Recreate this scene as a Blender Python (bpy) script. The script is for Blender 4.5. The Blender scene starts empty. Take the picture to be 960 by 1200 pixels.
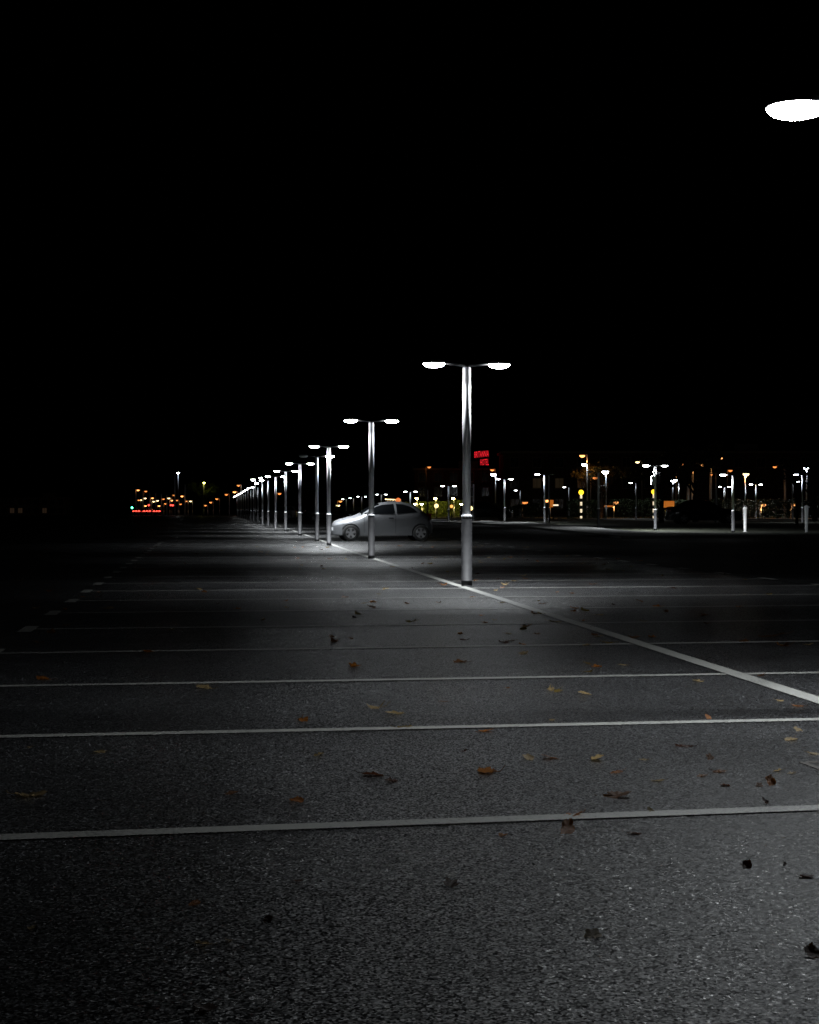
import bpy, bmesh, math, random
from mathutils import Vector, Matrix, noise
R = math.radians
C = bpy.context.scene.collection
sc = bpy.context.scene
F = 2000.0          # focal length in pixels of the 960 px wide photograph
HY = 602.0          # horizon row
random.seed(7)

def ss(x, a, b):
    t = min(1, max(0, (x-a)/(b-a))); return t*t*(3-2*t)
def G(x, y):        # height of the terrain
    g = .00263*(min(y, 273)-45) if y > 45 else 0
    return g + .25*ss(x, -2, 8)*ss(y, 55, 105)
def onground(px, py):                     # where the ray through a pixel meets the ground
    y = 3.0
    best = None
    while y < 700:
        x = (px-480)/F*y
        v = HY + (1-G(x, y))*F/y
        if v <= py: return x, y
        y += max(.003, y*.0015)
    return (px-480)/F*700, 700
def up(px, py, d):                        # a point at a known distance d
    return Vector(((px-480)/F*d, d, 1-(py-HY)/F*d))

# ------------------------------------------------------------------ materials
def mat(name, col, rough=.6, metal=0, emit=None, strength=0, spec=.5):
    m = bpy.data.materials.new(name); m.use_nodes = True
    b = m.node_tree.nodes['Principled BSDF']
    b.inputs['Base Color'].default_value = (*col, 1)
    b.inputs['Roughness'].default_value = rough
    b.inputs['Metallic'].default_value = metal
    b.inputs['Specular IOR Level'].default_value = spec
    if emit:
        b.inputs['Emission Color'].default_value = (*emit, 1)
        b.inputs['Emission Strength'].default_value = strength
    return m
def nd(m, t, **k):
    n = m.node_tree.nodes.new(t)
    for a, v in k.items(): setattr(n, a, v)
    return n
def speckle(m, c1, c2, scale, bump=0, dist=.002, detail=4, lo=.35, hi=.65, big=None):
    nt = m.node_tree; L = nt.links; b = nt.nodes['Principled BSDF']
    tc = nd(m, 'ShaderNodeTexCoord')
    n = nd(m, 'ShaderNodeTexNoise'); n.inputs['Scale'].default_value = scale; n.inputs['Detail'].default_value = detail
    L.new(tc.outputs['Object'], n.inputs['Vector'])
    r = nd(m, 'ShaderNodeValToRGB'); r.color_ramp.elements[0].position = lo; r.color_ramp.elements[1].position = hi
    r.color_ramp.elements[0].color = (*c1, 1); r.color_ramp.elements[1].color = (*c2, 1)
    L.new(n.outputs['Fac'], r.inputs['Fac'])
    out = r.outputs['Color']
    if big:
        n2 = nd(m, 'ShaderNodeTexNoise'); n2.inputs['Scale'].default_value = big[0]; n2.inputs['Detail'].default_value = 5
        L.new(tc.outputs['Object'], n2.inputs['Vector'])
        mr = nd(m, 'ShaderNodeMapRange'); mr.inputs['From Min'].default_value = .3; mr.inputs['From Max'].default_value = .7
        mr.inputs['To Min'].default_value = big[1]; mr.inputs['To Max'].default_value = big[2]
        L.new(n2.outputs['Fac'], mr.inputs['Value'])
        mx = nd(m, 'ShaderNodeMixRGB', blend_type='MULTIPLY'); mx.inputs['Fac'].default_value = 1
        L.new(out, mx.inputs['Color1']); L.new(mr.outputs['Result'], mx.inputs['Color2']); out = mx.outputs['Color']
    L.new(out, b.inputs['Base Color'])
    if bump:
        bp = nd(m, 'ShaderNodeBump'); bp.inputs['Strength'].default_value = bump; bp.inputs['Distance'].default_value = dist
        L.new(n.outputs['Fac'], bp.inputs['Height']); L.new(bp.outputs['Normal'], b.inputs['Normal'])
    return m

def asphalt(name, base, rough):
    m = mat(name, (base,)*3, rough); nt = m.node_tree; L = nt.links; b = nt.nodes['Principled BSDF']
    tc = nd(m, 'ShaderNodeTexCoord')
    v = nd(m, 'ShaderNodeTexVoronoi'); v.inputs['Scale'].default_value = 165
    L.new(tc.outputs['Object'], v.inputs['Vector'])
    v2 = nd(m, 'ShaderNodeTexVoronoi'); v2.inputs['Scale'].default_value = 90
    L.new(tc.outputs['Object'], v2.inputs['Vector'])
    sep = nd(m, 'ShaderNodeSeparateColor'); L.new(v.outputs['Color'], sep.inputs['Color'])
    r = nd(m, 'ShaderNodeValToRGB'); e = r.color_ramp.elements
    e[0].position = 0; e[0].color = (base*.35, base*.35, base*.37, 1)
    e[1].position = 1; e[1].color = (base*9, base*9.2, base*9.8, 1)
    k = e.new(.6); k.color = (base*.8, base*.8, base*.8, 1)
    k = e.new(.86); k.color = (base*1.7, base*1.7, base*1.75, 1)
    L.new(sep.outputs['Red'], r.inputs['Fac'])
    n2 = nd(m, 'ShaderNodeTexNoise'); n2.inputs['Scale'].default_value = .55; n2.inputs['Detail'].default_value = 7; n2.inputs['Roughness'].default_value = .6
    L.new(tc.outputs['Object'], n2.inputs['Vector'])
    mr = nd(m, 'ShaderNodeMapRange'); mr.inputs['From Min'].default_value = .3; mr.inputs['From Max'].default_value = .7
    mr.inputs['To Min'].default_value = .5; mr.inputs['To Max'].default_value = 1.5
    L.new(n2.outputs['Fac'], mr.inputs['Value'])
    mx = nd(m, 'ShaderNodeMixRGB', blend_type='MULTIPLY'); mx.inputs['Fac'].default_value = 1
    L.new(r.outputs['Color'], mx.inputs['Color1']); L.new(mr.outputs['Result'], mx.inputs['Color2'])
    L.new(mx.outputs['Color'], b.inputs['Base Color'])
    # gloss: damp patches are a little smoother
    mr2 = nd(m, 'ShaderNodeMapRange'); mr2.inputs['From Min'].default_value = .35; mr2.inputs['From Max'].default_value = .65
    mr2.inputs['To Min'].default_value = rough-.07; mr2.inputs['To Max'].default_value = rough+.07
    n3 = nd(m, 'ShaderNodeTexNoise'); n3.inputs['Scale'].default_value = .22; n3.inputs['Detail'].default_value = 4
    L.new(tc.outputs['Object'], n3.inputs['Vector']); L.new(n3.outputs['Fac'], mr2.inputs['Value'])
    ra = nd(m, 'ShaderNodeMath', operation='MULTIPLY_ADD'); ra.inputs[1].default_value = .34; ra.inputs[2].default_value = -.15
    L.new(sep.outputs['Blue'], ra.inputs[0])
    rs = nd(m, 'ShaderNodeMath', operation='ADD'); L.new(ra.outputs[0], rs.inputs[0]); L.new(mr2.outputs['Result'], rs.inputs[1])
    L.new(rs.outputs[0], b.inputs['Roughness'])
    # polished and dull stones side by side
    mg = nd(m, 'ShaderNodeMapRange'); mg.inputs['From Min'].default_value = .35; mg.inputs['From Max'].default_value = 1.0
    mg.inputs['To Min'].default_value = .06; mg.inputs['To Max'].default_value = .85
    L.new(sep.outputs['Green'], mg.inputs['Value']); L.new(mg.outputs['Result'], b.inputs['Specular IOR Level'])
    # every stone chip is a facet with a tilt of its own
    acc = None
    for vv, k in ((v, .52), (v2, .14)):
        sb = nd(m, 'ShaderNodeVectorMath', operation='SUBTRACT'); sb.inputs[1].default_value = (.5,.5,.5); L.new(vv.outputs['Color'], sb.inputs[0])
        sl_ = nd(m, 'ShaderNodeVectorMath', operation='MULTIPLY'); sl_.inputs[1].default_value = (k,k,0); L.new(sb.outputs[0], sl_.inputs[0])
        if acc:
            ad = nd(m, 'ShaderNodeVectorMath', operation='ADD'); L.new(acc, ad.inputs[0]); L.new(sl_.outputs[0], ad.inputs[1]); acc = ad.outputs[0]
        else: acc = sl_.outputs[0]
    ge = nd(m, 'ShaderNodeNewGeometry'); ad = nd(m, 'ShaderNodeVectorMath', operation='ADD'); L.new(acc, ad.inputs[0]); L.new(ge.outputs['Normal'], ad.inputs[1])
    no = nd(m, 'ShaderNodeVectorMath', operation='NORMALIZE'); L.new(ad.outputs[0], no.inputs[0]); L.new(no.outputs[0], b.inputs['Normal'])
    return m

M = {}
M['asphalt'] = asphalt('asphalt', .021, .42)
M['road'] = asphalt('dark_asphalt', .014, .72)
M['soil'] = speckle(mat('soil', (.03,.035,.02), .95), (.012,.014,.008), (.04,.045,.022), 6, .4, .03)
M['grass'] = speckle(mat('grass_mat', (.03,.05,.02), .9), (.015,.03,.01), (.05,.075,.025), 9, .5, .04)
M['paving'] = speckle(mat('paving', (.3,.3,.3), .8), (.22,.22,.22), (.38,.38,.37), 30, .3, .002, big=(.8,.7,1.2))
M['kerb'] = speckle(mat('kerbstone', (.3,.3,.29), .8), (.24,.24,.23), (.4,.4,.38), 40, .3, .002)
# worn road paint: chips let the asphalt show
def paint(name, lo=.46, col=.35):
    m = mat(name, (col,)*3, .5); nt = m.node_tree; L = nt.links; b = nt.nodes['Principled BSDF']
    tc = nd(m, 'ShaderNodeTexCoord')
    n = nd(m, 'ShaderNodeTexNoise'); n.inputs['Scale'].default_value = 70; n.inputs['Detail'].default_value = 6; n.inputs['Roughness'].default_value = .75
    n2 = nd(m, 'ShaderNodeTexNoise'); n2.inputs['Scale'].default_value = 1.3; n2.inputs['Detail'].default_value = 4
    for q in (n, n2): L.new(tc.outputs['Object'], q.inputs['Vector'])
    a = nd(m, 'ShaderNodeMath', operation='MULTIPLY'); a.inputs[1].default_value = .45; L.new(n2.outputs['Fac'], a.inputs[0])
    s = nd(m, 'ShaderNodeMath', operation='ADD'); L.new(n.outputs['Fac'], s.inputs[0]); L.new(a.outputs[0], s.inputs[1])
    r = nd(m, 'ShaderNodeValToRGB'); r.color_ramp.elements[0].position = lo+.12; r.color_ramp.elements[1].position = lo+.24
    r.color_ramp.elements[0].color = (.1,.1,.095,1); r.color_ramp.elements[1].color = (col, col, col*.94, 1)
    L.new(s.outputs[0], r.inputs['Fac']); L.new(r.outputs['Color'], b.inputs['Base Color'])
    bp = nd(m, 'ShaderNodeBump'); bp.inputs['Strength'].default_value = .5; bp.inputs['Distance'].default_value = .002
    L.new(n.outputs['Fac'], bp.inputs['Height']); L.new(bp.outputs['Normal'], b.inputs['Normal'])
    return m
M['paint'] = paint('worn_white_paint')
M['steel'] = speckle(mat('painted_steel', (.4,.41,.43), .45, .25), (.58,.59,.61), (.7,.71,.73), 5, 0, big=(1.5,.85,1.1))
M['post'] = speckle(mat('lower_post_paint', (.12,.12,.13), .6, .1), (.022,.022,.025), (.04,.04,.043), 12, 0, big=(2,.8,1.1))
M['dark_steel'] = mat('dark_steel', (.035,.035,.04), .5, .5)
M['cap'] = mat('lamp_casing', (.03,.03,.032), .5, .2)
LS = 44.0
WHITE = (.92, .97, 1.0)
def lens(name, col, s):
    m = mat(name, (.8,.8,.8), .4, emit=col, strength=s); m.cycles.emission_sampling = 'FRONT'; return m
M['lens'] = lens('lit_white_diffuser', WHITE, LS)
M['lens_strong'] = lens('lit_bright_diffuser', WHITE, LS*1.7)
M['lens_near'] = lens('lit_near_diffuser', WHITE, LS*7.4)
M['lens_dim'] = lens('lit_dim_diffuser', WHITE, LS*.35)
M['lens_off'] = mat('unlit_diffuser', (.5,.5,.5), .4)
M['lens_sodium'] = lens('lit_sodium_lens', (1.0,.38,.11), 3.6)
M['lens_sodium_dim'] = lens('lit_weak_sodium_lens', (1.0,.30,.07), 1.6)
M['lens_cream'] = lens('lit_cream_lens', (1.0,.74,.38), 3.5)
M['lens_yellow'] = lens('lit_yellow_lens', (.95,.9,.22), 30)
M['lens_white_far'] = lens('lit_far_white_lens', (.85,.93,1.0), 40)
M['red_lit'] = lens('lit_red', (1.0,.06,.04), 4)
M['red_sign'] = lens('lit_red_neon', (1.0,.02,.035), 1.1)
M['red_core'] = mat('red_neon_core', (.5,.1,.1), .5, emit=(1,.12,.15), strength=1.2)
M['green_lit'] = lens('lit_green', (.06,1.0,.45), 16)
M['amber_ball'] = lens('lit_amber_globe', (1.0,.62,.02), 2.2)
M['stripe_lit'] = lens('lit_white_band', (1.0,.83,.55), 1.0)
M['orange_panel'] = lens('lit_orange_panel', (1.0,.26,.02), .38)
M['white_panel'] = lens('lit_white_panel', (1.0,.8,.55), 1.6)
M['win_warm'] = lens('lit_warm_window', (1.0,.62,.3), .007)
M['win_far'] = lens('lit_far_window', (1.0,.6,.35), .012)
M['black'] = mat('black_plastic', (.012,.012,.013), .5)
M['rubber'] = speckle(mat('tyre_rubber', (.02,.02,.02), .85), (.014,.014,.014), (.028,.028,.028), 30)
M['glass'] = mat('dark_glass', (.006,.007,.008), .06, spec=.4)
M['lens_bank'] = lens('lit_bank_lamp_lens', (1.0,.80,.25), 85)
M['win_dark'] = mat('unlit_window_glass', (.02,.022,.025), .1)
M['silver'] = mat('silver_car_paint', (.34,.35,.37), .4, .45)
M['silver'].node_tree.nodes['Principled BSDF'].inputs['Coat Weight'].default_value = .15
M['grey_paint'] = mat('grey_car_paint', (.17,.18,.19), .4, .3)
M['dark_paint'] = mat('dark_car_paint', (.008,.009,.013), .22, .1)
M['dark_paint'].node_tree.nodes['Principled BSDF'].inputs['Coat Weight'].default_value = .8
M['alloy'] = mat('wheel_alloy', (.5,.5,.52), .38, .6)
M['chrome'] = mat('chrome', (.7,.7,.72), .15, 1)
M['headlamp'] = mat('clear_headlamp', (.55,.57,.6), .12, .3)
M['taillamp'] = mat('red_tail_lamp', (.2,.01,.01), .2)
M['bollard'] = speckle(mat('white_bollard_paint', (.7,.7,.68), .5), (.6,.6,.58), (.78,.78,.76), 8)
M['box_white'] = mat('white_cabinet', (.75,.78,.8), .5)
M['bark'] = speckle(mat('bark', (.05,.04,.03), .95), (.025,.02,.015), (.07,.055,.04), 14, .8, .02)
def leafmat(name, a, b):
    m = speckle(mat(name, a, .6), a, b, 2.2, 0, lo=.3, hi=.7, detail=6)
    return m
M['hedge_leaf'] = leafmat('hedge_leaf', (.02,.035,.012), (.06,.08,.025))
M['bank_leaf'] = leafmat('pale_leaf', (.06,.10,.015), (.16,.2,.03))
M['tree_leaf'] = leafmat('autumn_tree_leaf', (.05,.05,.012), (.13,.1,.02))
M['brick'] = mat('brick', (.2,.1,.07), .85)
def brickmat():
    m = M['brick']; L = m.node_tree.links; b = m.node_tree.nodes['Principled BSDF']
    t = nd(m, 'ShaderNodeTexBrick'); t.inputs['Scale'].default_value = 4
    t.inputs['Color1'].default_value = (.07,.03,.02,1); t.inputs['Color2'].default_value = (.09,.04,.03,1); t.inputs['Mortar'].default_value = (.1,.09,.08,1)
    tc = nd(m, 'ShaderNodeTexCoord'); mp = nd(m, 'ShaderNodeMapping'); mp.inputs['Rotation'].default_value = (R(90),0,0)
    L.new(tc.outputs['Object'], mp.inputs['Vector']); L.new(mp.outputs['Vector'], t.inputs['Vector']); L.new(t.outputs['Color'], b.inputs['Base Color'])
brickmat()
M['concrete'] = speckle(mat('concrete', (.3,.29,.27), .85), (.22,.21,.2), (.34,.33,.31), 6)
M['crack'] = mat('crack_fill', (.008,.008,.008), .9)
M['iron'] = speckle(mat('cast_iron', (.09,.08,.075), .6, .5), (.03,.028,.025), (.06,.05,.04), 40, .5, .002)
def dry(name, a, b, s=45):
    m = speckle(mat(name, a, .55), a, b, s, .5, .002, lo=.25, hi=.75, detail=6)
    nt = m.node_tree; p = nt.nodes['Principled BSDF']; out = nt.nodes['Material Output']
    tr = nd(m, 'ShaderNodeBsdfTranslucent'); mx = nd(m, 'ShaderNodeMixShader'); mx.inputs[0].default_value = .6
    nt.links.new(p.inputs['Base Color'].links[0].from_socket, tr.inputs['Color'])
    nt.links.new(p.outputs[0], mx.inputs[1]); nt.links.new(tr.outputs[0], mx.inputs[2]); nt.links.new(mx.outputs[0], out.inputs['Surface'])
    return m
M['leaf_orange'] = dry('dry_orange_leaf', (.24,.07,.008), (.55,.2,.03))
M['leaf_brown'] = dry('dry_brown_leaf', (.1,.04,.012), (.28,.12,.04))
M['leaf_tan'] = dry('dry_tan_leaf', (.26,.18,.08), (.5,.37,.19))
M['leaf_dark'] = dry('dark_leaf', (.03,.011,.006), (.1,.035,.015))  # darkest of the leaf colours
M['leaf_yellow'] = dry('dry_yellow_leaf', (.15,.1,.02), (.3,.21,.04))

# ------------------------------------------------------------------ mesh helpers
def obj(name, bm, m, parent=None, smooth=False, loc=None):
    me = bpy.data.meshes.new(name)
    bmesh.ops.recalc_face_normals(bm, faces=bm.faces)
    bm.to_mesh(me); bm.free()
    me.materials.append(M[m] if isinstance(m, str) else m)
    if smooth:
        for p in me.polygons: p.use_smooth = True
    o = bpy.data.objects.new(name, me); C.objects.link(o)
    if parent: o.parent = parent
    if loc: o.location = loc
    return o
def thing(name, label, cat, loc=(0,0,0), rz=0, group=None):
    o = bpy.data.objects.new(name, None); C.objects.link(o)
    o.location = loc; o.rotation_euler = (0,0,rz); o.empty_display_size = .2
    tag(o, label, cat, group); return o
def tag(o, label, cat, group=None):
    o['label'] = label; o['category'] = cat
    if group: o['group'] = group
    elif 'group' in o: del o['group']
    return o
def struct(o): o['kind'] = 'structure'; return o
def dup(root, loc=None, rz=None):
    r = root.copy(); C.objects.link(r)
    if loc is not None: r.location = loc
    if rz is not None: r.rotation_euler = (0,0,rz)
    for ch in list(root.children):
        c = ch.copy(); C.objects.link(c); c.parent = r
        for g in ch.children:
            d = g.copy(); C.objects.link(d); d.parent = c
    return r
def box(bm, c, s, rz=0, bev=0):
    r = bmesh.ops.create_cube(bm, size=1, matrix=Matrix.Translation(c) @ Matrix.Rotation(rz,4,'Z') @ Matrix.Diagonal((*s,1)))
    if bev:
        es = {e for v in r['verts'] for e in v.link_edges}
        bmesh.ops.bevel(bm, geom=list(es), offset=bev, segments=2, affect='EDGES', profile=.6)
def tube(bm, a, b, r1, r2=None, n=16, caps=True):
    a, b = Vector(a), Vector(b); r2 = r1 if r2 is None else r2
    q = (b-a).to_track_quat('Z','Y').to_matrix().to_4x4()
    bmesh.ops.create_cone(bm, cap_ends=caps, segments=n, radius1=r1, radius2=r2, depth=(b-a).length, matrix=Matrix.Translation((a+b)/2) @ q)
def lathe(bm, prof, n=24, c=(0,0,0), axis='Z', cap=True):
    rings = []
    for r, z in prof:
        ring = []
        for i in range(n):
            t = 2*math.pi*i/n
            p = (r*math.cos(t), r*math.sin(t), z) if axis == 'Z' else (r*math.cos(t), z, r*math.sin(t))
            ring.append(bm.verts.new((p[0]+c[0], p[1]+c[1], p[2]+c[2])))
        rings.append(ring)
    for a, b in zip(rings, rings[1:]):
        for i in range(n): bm.faces.new((a[i], a[(i+1)%n], b[(i+1)%n], b[i]))
    if cap:
        bm.faces.new(rings[0][::-1]); bm.faces.new(rings[-1])
def frange(a, b, s):
    o = []; x = a
    while x < b-1e-6: o.append(x); x += s
    o.append(b); return o

# ------------------------------------------------------------------ ground
def sheet(name, xs, ys, off, m, fx=None):
    bm = bmesh.new(); g = []
    for y in ys:
        row = []
        for x in xs:
            X = fx(x, y) if fx else x
            row.append(bm.verts.new((X, y, G(X, y)+off)))
        g.append(row)
    for j in range(len(ys)-1):
        for i in range(len(xs)-1):
            bm.faces.new((g[j][i], g[j][i+1], g[j+1][i+1], g[j+1][i]))
    return struct(obj(name, bm, m, smooth=True))
gy = frange(-40, 45, 5)[:-1] + frange(45, 200, 1)[:-1] + frange(200, 290, 6)[:-1] + [273, 290, 350, 450, 600, 900, 1500, 2500]
gy = sorted(set(gy))
gx = [-1500,-600,-250,-100,-50,-30,-20,-12,-6] + frange(-4, 12, .5) + [16,22,30,45,70,120,250,600,1500]
sheet('ground', gx, gy, 0, 'soil')
DIV = lambda y: 3.105-.1033*y            # dividing line between the two rows of bays
LEFT = lambda y: -1.467-.119*y           # left ends of the bays
yy = frange(-20, 45, 5)[:-1] + frange(45, 200, 1)[:-1] + frange(200, 273, 6)
RE = lambda y: DIV(y)+4.95               # right ends of the bays
sheet('car_park_surface', [-75,-40,-25,-15,-10,-8,-6,-5,-4,-3,-2,-1,-.5] + frange(0, 6, .5), yy, .006, 'asphalt',
      lambda x, y: x if x < -.1 else (RE(y)*(x/6) if RE(y) > 0 else min(0, -.1+.1*x/6)))
# access road to the right of the bays, then a kerbed footpath
ya = frange(-20, 45, 5)[:-1] + frange(45, 165, 1)
PK = lambda y: 13.9-.0935*y              # kerb line of the footpath
sheet('access_road', [k/16 for k in range(17)], ya, .012, 'road', lambda t, y: (max(RE(y),-9)-.02)*(1-t)+(PK(y) if y > 63 else 30)*t)

def kerbed(name, pts, w, m_top, h=.11, step=1.0):
    """a raised strip along a polyline, kerbstones on its road side"""
    bm = bmesh.new(); bk = bmesh.new(); rows = []; rk = []
    P = [Vector(p) for p in pts]; dens = []
    for a, b in zip(P, P[1:]):
        n = max(1, int((b-a).length/step))
        for i in range(n): dens.append(a.lerp(b, i/n))
    dens.append(P[-1])
    for i, p in enumerate(dens):
        t = (dens[min(i+1, len(dens)-1)]-dens[max(i-1, 0)]).normalized(); nrm = Vector((t.y, -t.x))
        r = []
        for k in range(7):
            q = p + nrm*(.13+(w-.13)*k/6); r.append(bm.verts.new((q.x, q.y, G(q.x, q.y)+h-.004)))
        rows.append(r)
        a, b = p, p+nrm*.128
        za, zb = G(a.x,a.y), G(b.x,b.y)
        rk.append([bk.verts.new(v) for v in ((a.x,a.y,za-.05),(a.x,a.y,za+h-.02),(a.x+nrm.x*.02,a.y+nrm.y*.02,za+h),(b.x,b.y,zb+h),(b.x,b.y,zb-.05))])
    for A, B in zip(rows, rows[1:]):
        for k in range(6): bm.faces.new((A[k],A[k+1],B[k+1],B[k]))
    for A, B in zip(rk, rk[1:]):
        for k in range(4): bk.faces.new((A[k],A[k+1],B[k+1],B[k]))
    struct(obj(name, bm, m_top, smooth=True)); struct(obj('kerb', bk, 'kerb'))
kerbed('footpath', [(PK(160),160),(PK(64),64)][::-1], 2.6, 'paving')
kerbed('verge', [(60,66.0),(16,65.5),(PK(63.6)+.05,63.6)][::-1][::-1], 5.5, 'grass')
kerbed('far_footpath', [(45,139),(16,141),(0,150),(-6,165)][::1], 2.2, 'paving')
sheet('far_road', [k/12 for k in range(13)], frange(300, 420, 12), .02, 'asphalt', lambda t, y: -70+130*t)

# bay lines: each one a worn painted line
def line(p, q, w, off=.011, name='bay_line', m='paint', step=.8):
    a, b = Vector(p), Vector(q); t = (b-a).normalized(); n = Vector((-t.y, t.x))*w/2
    k = max(2, int((b-a).length/step)); bm = bmesh.new(); prev = None
    for i in range(k+1):
        c = a.lerp(b, i/k); j = .004*noise.noise(Vector((c.x*3, c.y*3, 0)))
        L_, R_ = c+n*(1+j*4), c-n*(1-j*4)
        v = (bm.verts.new((L_.x,L_.y,G(L_.x,L_.y)+off)), bm.verts.new((R_.x,R_.y,G(R_.x,R_.y)+off)))
        if prev: bm.faces.new((prev[0],prev[1],v[1],v[0]))
        prev = v
    return struct(obj(name, bm, m))
line((DIV(2), 2), (DIV(200), 200), .118, .012, 'dividing_line', step=2)
SL = .178                                 # bays lie slightly askew to the row
def cross(y0):                            # bay line through (x=0, y=y0)
    def end(fn):
        y = y0
        for _ in range(20): y = y0 + SL*fn(y)
        return fn(y), y
    return end(LEFT), end(DIV), end(RE)
y0s = [F/365.5, F/253.5, F/196, F/158, F/131.5]
d = (y0s[4]-y0s[0])/4
while y0s[-1] < 150: y0s.append(y0s[-1]+d*1.0)
y0s = [y0s[0]-d] + y0s
for iy, y0 in enumerate(y0s):
    SL = {0:.2, 1:.2, 2:.168, 3:.17, 4:.19}.get(iy, .178)
    (l, m_, r) = cross(y0)
    du = Vector((1, SL)).normalized()
    line(l, Vector(m_)-du*.07, .095); line(Vector(m_)+du*.07, r, .095)
    if y0 > 8 and y0 < 60:
        t = Vector((-.119, 1)).normalized(); c = Vector(l)-du*.06
        line(c-t*.38, c+t*.38, .12, .0125, 'bay_end_mark')
        t = Vector((-.1033, 1)).normalized(); c = Vector(r)+du*.06
        line(c-t*.38, c+t*.38, .12, .0165, 'bay_end_mark')
# a wandering crack
def crack(pts, w):
    bm = bmesh.new(); prev = None; P = [Vector(onground(*p)) for p in pts]; dens = []
    for a, b in zip(P, P[1:]):
        for i in range(14): dens.append(a.lerp(b, i/14))
    for i, p in enumerate(dens):
        j = noise.noise(Vector((p.x*4, p.y*4, 3)))*.09; ww = w*(.5+abs(noise.noise(Vector((p.x*9, p.y*9, 8)))))
        v = (bm.verts.new((p.x, p.y+j, G(p.x,p.y)+.0095)), bm.verts.new((p.x, p.y+j+ww, G(p.x,p.y)+.0095)))
        if prev: bm.faces.new((prev[0], prev[1], v[1], v[0]))
        prev = v
    struct(obj('asphalt_crack', bm, 'crack'))
crack([(690,697),(735,707),(785,716),(830,733)], .05)

# ------------------------------------------------------------------ post lamps
HD = .455        # arm length
def head_meshes(lensmat):
    b1 = bmesh.new()
    lathe(b1, [(.02,.05),(.09,.045),(.145,.022),(.158,.0),(.156,-.006)], 24)
    b2 = bmesh.new()
    lathe(b2, [(.150,-.007),(.146,-.02),(.12,-.042),(.07,-.056),(.015,-.061)], 16)
    return b1, b2
HEADCACHE = {}
def head(parent, lm, loc):
    if lm not in HEADCACHE:
        b1, b2 = head_meshes(lm)
        h = obj('lamp_head', b1, 'cap', parent, True, loc); dd = obj('diffuser', b2, lm, h, True)
        HEADCACHE[lm] = (h.data, dd.data)
        return
    h = bpy.data.objects.new('lamp_head', HEADCACHE[lm][0]); C.objects.link(h); h.parent = parent; h.location = loc
    dd = bpy.data.objects.new('diffuser', HEADCACHE[lm][1]); C.objects.link(dd); dd.parent = h
SHARED = {}
def shared(name, key, build, m, parent, smooth=True):
    if key in SHARED:
        o = bpy.data.objects.new(name, SHARED[key]); C.objects.link(o); o.parent = parent
    else:
        bm = bmesh.new(); build(bm); o = obj(name, bm, m, parent, smooth); SHARED[key] = o.data
    return o
POWER = {'lens_near':4, 'lens':35, 'lens_strong':60, 'lens_dim':7}; LCACHE = {}
def post_lamp(x, y, H, left, right, label, group, rz=R(10), simple=False, power=1, spread=128):
    t = thing('post_lamp', label, 'lamp post', (x, y, G(x,y)), rz, group)
    H = round(H*10)/10; K = (H, simple)
    n = 12 if simple else 28
    shared('lower_post', ('lp',simple), lambda b: lathe(b, [(.085,0),(.085,.012),(.073,.015),(.073,.945),(.071,.95)], n), 'post', t)
    shared('collar', ('co',simple), lambda b: lathe(b, [(.074,.95),(.076,.955),(.076,.972),(.058,.99)], n), 'steel', t)
    shared('shaft', ('sh',)+K, lambda b: lathe(b, [(.058,.985),(.056,H-.02),(.053,H),(.01,H+.004)], n), 'steel', t)
    if not simple:
        shared('foot_band', 'fb', lambda b: lathe(b, [(.0745,.02),(.0755,.022),(.0755,.085),(.0745,.088)], n), 'black', t)
    sides = []
    if left: sides.append((-1, left))
    if right: sides.append((1, right))
    for s, lm in sides:
        shared('arm', ('arm',H,s), lambda b: (tube(b, (s*.01,0,H+.015), (s*(HD-.13),0,H+.05), .017, .013, 10), tube(b, (0,0,H-.0), (0,0,H+.03), .03, .025, 12)), 'cap', t)
        head(t, lm, (s*HD, 0, H+.05))
        pw = POWER.get(lm, 0)*power
        if pw and y < 175:
            key = (round(pw, 2), spread)
            if key not in LCACHE:
                l = bpy.data.lights.new('lamp_light', 'AREA'); l.shape = 'DISK'; l.size = .1; l.spread = R(spread); l.energy = pw; l.color = WHITE; LCACHE[key] = l
            lo = bpy.data.objects.new('lamp_light', LCACHE[key]); C.objects.link(lo); lo.parent = t; lo.location = (s*HD, 0, H+.05-.068)
    return t
W_, S_, D_, O_ = 'lens', 'lens_strong', 'lens_dim', 'lens_off'
ROWG = 'double-headed lamp posts along the dividing line'
def lamp_at(px, base, top, left, right, label, group, d=None, **k):
    if d is None: x, y = onground(px, base)
    else: y = d; x = (px-480)/F*d
    H = 1-(top-HY)/F*y - G(x, y)
    return post_lamp(x, y, H, left, right, label, group, **k)
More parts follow.
